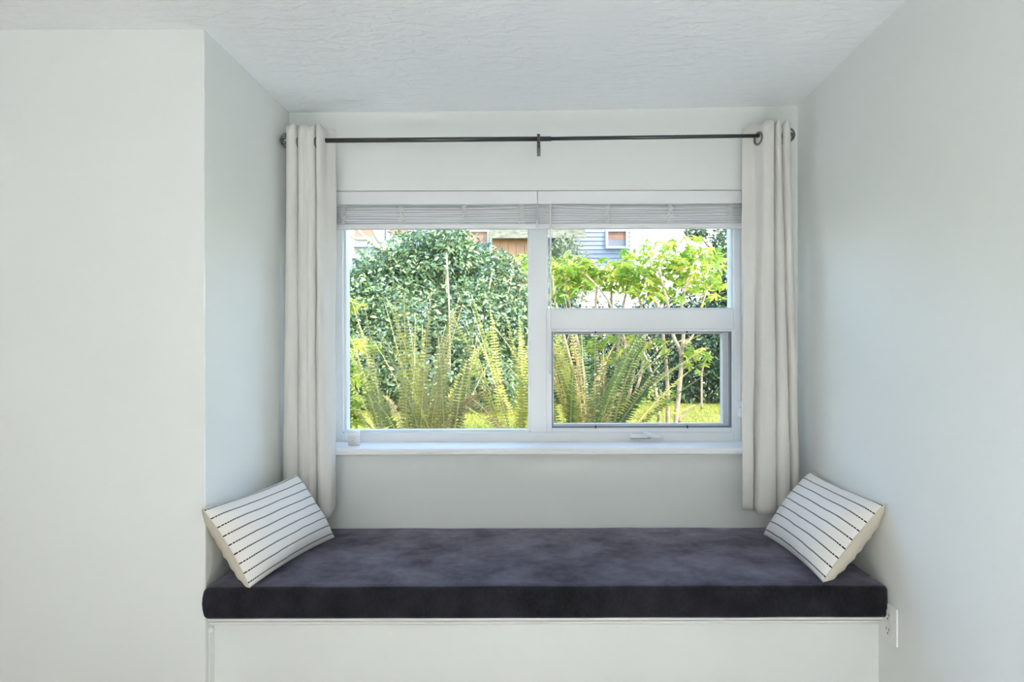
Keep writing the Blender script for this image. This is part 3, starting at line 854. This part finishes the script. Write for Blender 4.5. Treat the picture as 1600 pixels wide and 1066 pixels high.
# camellia shrub filling the left pane
Y1 = 9.6
cam_b = thing('camellia_shrub', 'tall glossy dark green shrub filling the view behind the ferns', 'shrub')
bl = []
for px, py, rpx, rpy, Y in ((600, 450, 55, 60, 9.6), (560, 480, 45, 62, 9.4), (645, 425, 50, 58, 9.8), (700, 410, 48, 48, 9.7), (760, 440, 55, 48, 9.9), (815, 455, 52, 55, 9.8), (650, 500, 70, 70, 9.3), (740, 510, 75, 70, 9.3), (820, 520, 60, 70, 9.4), (580, 560, 60, 65, 9.2), (670, 580, 75, 55, 9.1), (770, 580, 75, 52, 9.1), (705, 380, 26, 34, 9.6), (625, 388, 26, 24, 9.7), (665, 372, 26, 18, 9.7), (585, 408, 22, 22, 9.7), (735, 400, 30, 26, 9.8), (490, 500, 60, 90, 9.5), (500, 590, 70, 60, 9.3), (410, 500, 65, 90, 9.7), (400, 590, 75, 60, 9.5)):
    k = Y / FPX
    bl.append((fpt(px, py, Y), (rpx * k, 0.62, rpy * k), rpx * rpy))
leaf_cloud('foliage', 'camellia', cam_b, bl, 60000, 0.074, 21, ZG + 0.05)
for (x0_, x1_, yt) in ((690, 700, 375), (640, 610, 400), (730, 770, 420), (760, 800, 430), (620, 575, 450)):
    a_ = fpt(x0_, 640, 9.5); b_ = fpt((x0_ + x1_) / 2, (640 + yt) / 2, 9.3); c_ = fpt(x1_, yt, 9.4); a_.z = ZG
    stem('stem', [a_, b_, c_], (0.03, 0.012), 'bark_tan', cam_b)
stem('stem', [fpt(703, 590, 8.75), fpt(702, 480, 8.72), fpt(698, 395, 8.75)], (0.013, 0.008), 'bark_tan', cam_b)

# dark clipped hedge on the right
hed = thing('evergreen_hedge', 'dark clipped evergreen hedge across the lawn behind the lime green shrubs', 'hedge')
bl = []
for px, py, rpx, rpy, Y in ((870, 560, 60, 95, 10.6), (940, 560, 70, 90, 10.7), (1020, 555, 70, 90, 10.8), (1090, 545, 60, 100, 10.6), (1140, 530, 55, 110, 10.5), (1190, 530, 60, 110, 10.5), (870, 470, 30, 50, 10.8), (1130, 440, 28, 40, 10.6)):
    k = Y / FPX
    bl.append((fpt(px, py, Y), (rpx * k, 0.55, rpy * k), rpx * rpy))
leaf_cloud('foliage', 'hedge_leaf', hed, bl, 26000, 0.085, 22, ZG)
for px in (880, 960, 1040, 1110, 1160):
    a_ = fpt(px, 640, 10.7); a_.z = ZG; stem('stem', [a_, fpt(px + 6, 570, 10.7), fpt(px - 5, 500, 10.7)], (0.03, 0.015), 'bark_dark', hed)

# --- bare pale tree by the neighbouring house
tr = thing('bare_tree', 'pale bare forked tree rising beside the blue house', 'tree')
a_ = fpt(622, 560, 12.5); a_.z = ZG
stem('trunk', [a_, fpt(618, 470, 12.5), fpt(606, 395, 12.5), fpt(590, 368, 12.5), fpt(578, 340, 12.5)], (0.10, 0.05), 'bark_pale', tr)
for pts in ([(606, 395), (582, 380), (560, 358), (545, 335)], [(602, 388), (592, 355), (580, 330)], [(612, 420), (640, 385), (650, 350), (655, 320)], [(614, 430), (668, 385), (690, 360), (705, 330)], [(590, 368), (600, 350), (604, 330)], [(575, 372), (556, 372), (540, 360)]):
    stem('branch', [fpt(x, y, 12.5) for x, y in pts], (0.045, 0.018), 'bark_pale', tr, 6)

# --- neighbouring houses
YH = 17.0
KH = YH / FPX
def hx(px): return (px - 844) * KH
def hz(py): return ZC + (558 - py) * KH
house = thing('neighbour_house', 'pale blue lap-sided house seen above the dark green shrub', 'house')
def siding(name, x0, x1, z0, z1, Y, mat, parent, step=0.11):
    bm = bmesh.new(); z = z0
    prof = [(Y + 0.2, z0)]
    while z < z1:
        prof += [(Y - 0.022, z), (Y, z + step)]; z += step
    prof += [(Y + 0.2, z)]
    extrude_x(bm, prof, x0, x1)
    return obj(name, bm, mat, parent)
siding('siding', hx(300), hx(985), ZG, hz(300), YH, 'siding_blue', house)
siding('siding', hx(300), hx(552), ZG, hz(300), YH - 0.25, 'siding_blue', house)
def hwin(x0, x1, ytop, ybot, split, Y=YH, parent=house, rail=None):
    X0, X1, Z1, Z0 = hx(x0), hx(x1), hz(ytop), hz(ybot); w = 0.06
    f = boxes('window_frame', [(X0 - w, X0, Y - 0.10, Y + .02, Z0 - w, Z1 + w), (X1, X1 + w, Y - 0.10, Y + .02, Z0 - w, Z1 + w), (X0, X1, Y - 0.10, Y + .02, Z0 - w, Z0), (X0, X1, Y - 0.10, Y + .02, Z1, Z1 + w)]
              + ([(X0, X1, Y - 0.10, Y + .02, hz(rail) - 0.03, hz(rail) + 0.03)] if rail else []), 'house_trim', parent)
    zs_ = hz(split)
    boxes('pane', [(X0, X1, Y - 0.04, Y - 0.03, Z0, zs_)], 'grey_pane', f)
    boxes('pane', [(X0, X1, Y - 0.04, Y - 0.03, zs_, Z1)], 'orange_pane', f)
hwin(555, 598, 330, 400, 369, rail=384)
hwin(609, 640, 330, 372, 367)
hwin(731, 762, 363, 392, 379)
hwin(950, 978, 363, 386, 376)
bm = bmesh.new(); tube(bm, [(hx(769), YH - 0.08, ZG), (hx(769), YH - 0.08, hz(300))], 0.05, 8); obj('downpipe', bm, 'siding_white', house)
# cedar porch with a mossy shingle roof
porch = thing('porch', 'orange cedar porch with a mossy shingle roof against the blue house', 'porch')
x = hx(773)
while x < hx(842):
    boxes('cedar_board', [(x, min(x + 0.19, hx(842)), YH - 0.85, YH - 0.81, ZG, ZC + 2.90)], 'cedar', porch); x += 0.2
bm = bmesh.new()
for r_ in range(9):
    y0_, y1_ = YH - 1.15 + r_ * 0.12, YH - 1.15 + (r_ + 1) * 0.12 + .03
    za, zb_ = ZC + 2.86 + r_ * 0.06, ZC + 2.86 + (r_ + 1) * 0.06
    extrude_x(bm, [(y0_, za), (y0_, za + 0.035), (y1_, zb_ + 0.02), (y1_, zb_)], hx(768), hx(912))
obj('shingle_course', bm, 'shingle', porch)
# white sunlit house on the right
wh = thing('white_house', 'white sunlit house showing through the lime green leaves', 'house')
siding('siding', hx(987), hx(1300), ZG, hz(250), YH - 2.0, 'siding_white', wh)
siding('siding', hx(880), hx(990), ZG, hz(442), YH - 2.4, 'siding_white', wh)
# pale bush beside the porch, and a small evergreen at the white house
pb = thing('pale_bush', 'greyish green bush in front of the cedar porch', 'shrub')
leaf_cloud('foliage', 'pale_bush', pb, [(fpt(885, 400, 14), (0.42, .35, 0.42), 1), (fpt(868, 425, 14), (0.4, .35, .5), 1), (fpt(900, 440, 14), (0.45, .35, .5), 1)], 2600, 0.085, 31, ZG)
stem('stem', [(fpt(885, 500, 14).x, 14, ZG), fpt(885, 480, 14), fpt(884, 410, 14)], (0.04, 0.02), 'bark_dark', pb)
se = thing('small_evergreen', 'small dark tree in front of the white house, near the blind end', 'tree')
leaf_cloud('foliage', 'hedge_leaf', se, [(fpt(1132, 380, 13.5), (0.30, .3, 0.34), 1), (fpt(1090, 366, 13.5), (0.22, .25, 0.16), .5)], 900, 0.085, 32, ZG)
stem('trunk', [(fpt(1132, 500, 13.5).x, 13.5, ZG), fpt(1130, 450, 13.5), fpt(1130, 372, 13.5)], (0.05, 0.025), 'bark_dark', se)
stem('branch', [fpt(1131, 420, 13.5), fpt(1115, 395, 13.5), fpt(1088, 364, 13.5)], (0.03, 0.01), 'bark_dark', se)

# --- sword ferns
def frond_mesh(name, p0, az, lean, L, curl, wmax, rnd, n=34):
    """rachis rises from p0; az heading of the lean, lean angle from vertical at base, curl = extra bend to the tip"""
    bm = bmesh.new()
    hd = Vector((math.cos(az), math.sin(az), 0)); side0 = Vector((-math.sin(az), math.cos(az), 0))
    tw = rnd.uniform(-0.9, 0.9)
    pts = []; p = Vector(p0); steps = 24
    for i in range(steps + 1):
        pts.append(p.copy()); f = i / steps
        ang = lean + curl * f ** 1.8
        p = p + (hd * math.sin(ang) + Vector((0, 0, 1)) * math.cos(ang)) * (L / steps)
    tube(bm, pts, [0.0042 * (1 - 0.8 * i / steps) + .0006 for i in range(steps + 1)], 4, True, 1)
    for k in range(n):
        f = 0.14 + 0.86 * k / (n - 1)
        q = f * steps; i = min(int(q), steps - 1); base = pts[i].lerp(pts[i + 1], q - i)
        d = (pts[i + 1] - pts[i]).normalized()
        s0 = (side0 - d * side0.dot(d)).normalized()
        nr = d.cross(s0)
        s0 = s0 * math.cos(tw) + nr * math.sin(tw); nr = d.cross(s0)
        prof = min(1, (f - 0.08) / 0.22) * (1 - max(0, (f - 0.55) / 0.45) ** 1.6) + 0.06
        for sg in (1, -1):
            if rnd.random() < 0.06: continue
            Lp = wmax * prof * rnd.uniform(0.85, 1.1)
            dr = (s0 * sg + d * rnd.uniform(0.15, 0.5) + nr * rnd.uniform(-.25, .25)).normalized()
            wv = dr.cross(nr).normalized() * (0.0048 + 0.0028 * prof)
            tip = base + dr * Lp - Vector((0, 0, 1)) * Lp * 0.16
            m1 = base + dr * Lp * 0.35
            v = [bm.verts.new(base), bm.verts.new(m1 + wv), bm.verts.new(tip), bm.verts.new(m1 - wv)]
            bm.faces.new(v)
    return bm

def fern(label, base, fronds, seed, spread=0.05):
    rnd = random.Random(seed)
    t = thing('sword_fern', label, 'fern', 'sword ferns below the window')
    bm = bmesh.new(); bmesh.ops.create_icosphere(bm, subdivisions=2, radius=0.11, matrix=Matrix.Translation(base) @ Matrix.Diagonal((1.2, 1.2, 0.9, 1)))
    for v in bm.verts: v.co += (v.co - Vector(base)) * 0.35 * noise.noise(v.co * 14)
    obj('crown', bm, 'bark_dark', t)
    for (az, lean, L, curl, w, mat) in fronds:
        a = math.radians(az)
        p0 = Vector(base) + Vector((math.cos(a) * 0.06 + rnd.uniform(-spread, spread), math.sin(a) * 0.05 + rnd.uniform(-.04, .04), 0.02))
        obj('frond', frond_mesh('frond', p0, a, math.radians(lean), L, math.radians(curl), w, rnd, int(24 + L * 20)), [mat, 'rachis'], t, recalc=False)
    return t

def gen(seed, n, az0, az1, ln0, ln1, L0, L1, c0, c1, w0, w1, mats):
    r = random.Random(seed); out = []
    for k in range(n):
        az = az0 + (az1 - az0) * (k + r.uniform(.1, .9)) / n
        out.append((az, r.uniform(ln0, ln1), r.uniform(L0, L1), r.uniform(c0, c1), r.uniform(w0, w1), r.choice(mats)))
    return out
gb = ZG + 0.06
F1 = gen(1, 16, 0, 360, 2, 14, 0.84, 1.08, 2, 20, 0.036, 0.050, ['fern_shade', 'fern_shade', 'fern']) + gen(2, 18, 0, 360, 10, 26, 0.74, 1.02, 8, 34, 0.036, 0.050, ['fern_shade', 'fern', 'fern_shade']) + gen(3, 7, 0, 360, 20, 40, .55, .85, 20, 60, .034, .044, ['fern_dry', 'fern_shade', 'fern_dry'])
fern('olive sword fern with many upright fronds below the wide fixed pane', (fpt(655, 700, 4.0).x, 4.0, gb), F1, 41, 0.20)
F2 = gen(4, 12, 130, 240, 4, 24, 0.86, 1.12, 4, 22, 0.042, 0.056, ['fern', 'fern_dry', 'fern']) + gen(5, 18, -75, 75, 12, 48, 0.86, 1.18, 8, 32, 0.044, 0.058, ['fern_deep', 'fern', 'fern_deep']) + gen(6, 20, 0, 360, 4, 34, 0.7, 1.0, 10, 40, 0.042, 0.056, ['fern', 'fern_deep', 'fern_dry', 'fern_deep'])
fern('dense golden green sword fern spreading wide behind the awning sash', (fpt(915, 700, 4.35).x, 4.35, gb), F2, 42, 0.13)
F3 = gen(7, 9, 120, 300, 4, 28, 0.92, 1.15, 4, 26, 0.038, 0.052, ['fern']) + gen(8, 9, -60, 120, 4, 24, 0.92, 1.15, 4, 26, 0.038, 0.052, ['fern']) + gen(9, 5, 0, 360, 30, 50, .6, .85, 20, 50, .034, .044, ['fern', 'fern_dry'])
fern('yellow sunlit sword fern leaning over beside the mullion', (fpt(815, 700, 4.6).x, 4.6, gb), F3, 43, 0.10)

# --- lime green shrubs with lobed leaves
def lobed_leaf(lobes, seed):
    r = random.Random(seed); bm = bmesh.new()
    c = bm.verts.new((0, 0, 0))
    n = len(lobes); ring = []
    for i, (ang, ln) in enumerate(lobes):
        a = math.radians(ang)
        if i > 0:
            am = math.radians((lobes[i - 1][0] + ang) / 2); rm = 0.34 * min(ln, lobes[i - 1][1])
            ring.append(bm.verts.new((rm * math.sin(am), rm * math.cos(am), 0.02)))
        else:
            a2 = a - 0.5; ring.append(bm.verts.new((0.25 * ln * math.sin(a2), .25 * ln * math.cos(a2), 0)))
        for (t, off) in ((0.68, -0.20), (1.0, 0.0), (0.68, 0.20)):
            ring.append(bm.verts.new((ln * t * math.sin(a + off), ln * t * math.cos(a + off), -0.16 * (ln * t) ** 2 + r.uniform(-.02, .02))))
    a2 = math.radians(lobes[-1][0]) + .5; ln = lobes[-1][1]; ring.append(bm.verts.new((.25 * ln * math.sin(a2), .25 * ln * math.cos(a2), 0)))
    for p, q in zip(ring, ring[1:]): bm.faces.new((c, p, q))
    tube(bm, [(0, 0, 0), (0, -0.35, -0.04), (0, -0.7, -0.2)], 0.012, 3, False, 1)
    me = bpy.data.meshes.new('leaf'); bm.to_mesh(me); bm.free(); me.materials.append(M['lime']); me.materials.append(M['rachis']); return me
LEAVES = [lobed_leaf([(-75, .62), (-38, .85), (0, 1), (38, .85), (75, .62)], 1), lobed_leaf([(-60, .75), (0, 1), (60, .75)], 2), lobed_leaf([(-95, .5), (-55, .8), (-20, .95), (20, 1), (55, .75), (95, .5)], 3)]
def put_leaf(parent, p, size, r):
    o = bpy.data.objects.new('leaf', LEAVES[r.randrange(3)]); C.objects.link(o); o.parent = parent
    o.location = p; o.scale = (size,) * 3
    o.rotation_euler = (r.uniform(-1.0, 0.5), r.uniform(-.6, .6), r.uniform(0, 2 * PI)); return o

def lime_shrub(label, stems, clusters, seed, size=(0.066, 0.108), cloud=None):
    r = random.Random(seed); t = thing('lime_shrub', label, 'shrub', 'lime green shrubs outside the window')
    for pts, r0, r1 in stems: stem('stem', pts, (r0 * 1.15, r1 * 1.5), 'bark_tan', t)
    for (c, rad, n) in clusters:
        for k in range(n):
            a, cz, q = r.uniform(0, 2 * PI), r.uniform(-1, 1), r.random() ** 0.45
            s = math.sqrt(1 - cz * cz)
            put_leaf(t, c + Vector((rad[0] * s * math.cos(a), rad[1] * s * math.sin(a), rad[2] * cz)) * q, r.uniform(*size), r)
    if cloud: leaf_cloud('foliage', 'lime_far', t, cloud, len(cloud) * 200, 0.075, seed, ZG)
    return t
def Q(lst, Y): return [fpt(x, y, Y) for x, y in lst]
def cl(px, py, rx_, ry_, Y, n): k = Y / FPX; return (fpt(px, py, Y), (rx_ * k, 0.30, ry_ * k), n)
YA = 5.6
lime_shrub('multi-stemmed lime green shrub with tan trunks behind the awning sash',
    [(Q([(1052, 700), (1056, 655), (1062, 600), (1064, 555), (1052, 525), (1044, 480), (1030, 420)], YA), 0.020, 0.008), (Q([(1064, 560), (1068, 520), (1066, 470), (1085, 410)], YA), 0.016, 0.007),
     (Q([(1042, 700), (1043, 640), (1042, 590), (1038, 540), (1030, 490), (1010, 440)], YA + .2), 0.018, 0.007), (Q([(1060, 660), (1072, 642), (1085, 634)], YA), 0.010, 0.005),
     (Q([(1096, 640), (1096, 600), (1098, 575), (1110, 550)], YA), 0.008, 0.005), (Q([(1070, 540), (1085, 520), (1096, 480), (1110, 440)], YA - .1), 0.009, 0.005),
     (Q([(1030, 700), (1028, 640), (1020, 590), (1005, 550)], YA), 0.014, 0.006)],
    [cl(1020, 412, 60, 34, YA, 74), cl(1085, 420, 48, 36, YA, 64), cl(1060, 382, 60, 16, YA, 30), cl(1110, 455, 32, 20, YA - .2, 22), cl(1030, 455, 55, 18, YA, 34), cl(1095, 555, 26, 40, YA, 24), cl(1005, 545, 44, 28, YA + .1, 30), cl(1025, 625, 50, 26, YA, 24)], 51, cloud=[cl(1010, 420, 55, 30, YA + .35, 1), cl(1085, 425, 50, 32, YA + .35, 1), cl(1040, 455, 60, 16, YA + .3, .5)])
lime_shrub('lime green shrub with many thin tan stems behind the golden fern, next to the mullion',
    [(Q([(925, 720), (915, 600), (895, 500), (880, 430)], 5.9), 0.015, 0.006), (Q([(935, 720), (935, 600), (930, 500), (935, 430)], 5.9), 0.015, 0.006), (Q([(945, 720), (960, 600), (970, 500), (985, 430)], 5.9), 0.015, 0.006),
     (Q([(920, 720), (900, 600), (870, 480), (864, 430)], 5.8), 0.013, 0.005), (Q([(950, 720), (990, 580), (960, 510), (955, 450)], 6.0), 0.015, 0.006), (Q([(940, 720), (978, 560), (950, 470), (905, 420)], 5.8), 0.012, 0.005), (Q([(955, 720), (1000, 590), (1006, 500), (990, 440)], 5.8), 0.014, 0.006)],
    [cl(885, 420, 34, 22, 5.9, 62), cl(925, 428, 38, 24, 5.9, 62), cl(965, 432, 40, 26, 5.9, 56), cl(880, 455, 28, 16, 5.8, 20), cl(950, 540, 55, 28, 6.0, 50), cl(835, 415, 26, 24, 5.9, 40)], 52, cloud=[cl(890, 425, 36, 24, 6.2, 1), cl(950, 432, 46, 26, 6.2, 1), cl(945, 545, 50, 26, 6.3, .6)])
lime_shrub('lime green leaves peeping in beside the jar end of the fixed pane',
    [(Q([(505, 800), (512, 690), (520, 600), (530, 540), (560, 545)], 4.4), 0.008, 0.004), (Q([(505, 800), (508, 640), (520, 520), (535, 485)], 4.4), 0.008, 0.004), (Q([(508, 800), (530, 700), (548, 660)], 4.35), 0.007, 0.004)],
    [cl(548, 473, 17, 13, 4.4, 18), cl(564, 540, 34, 10, 4.4, 24), cl(548, 590, 16, 20, 4.4, 15), cl(552, 640, 20, 26, 4.35, 26), cl(515, 560, 22, 80, 4.4, 14)], 53, (0.072, 0.112))
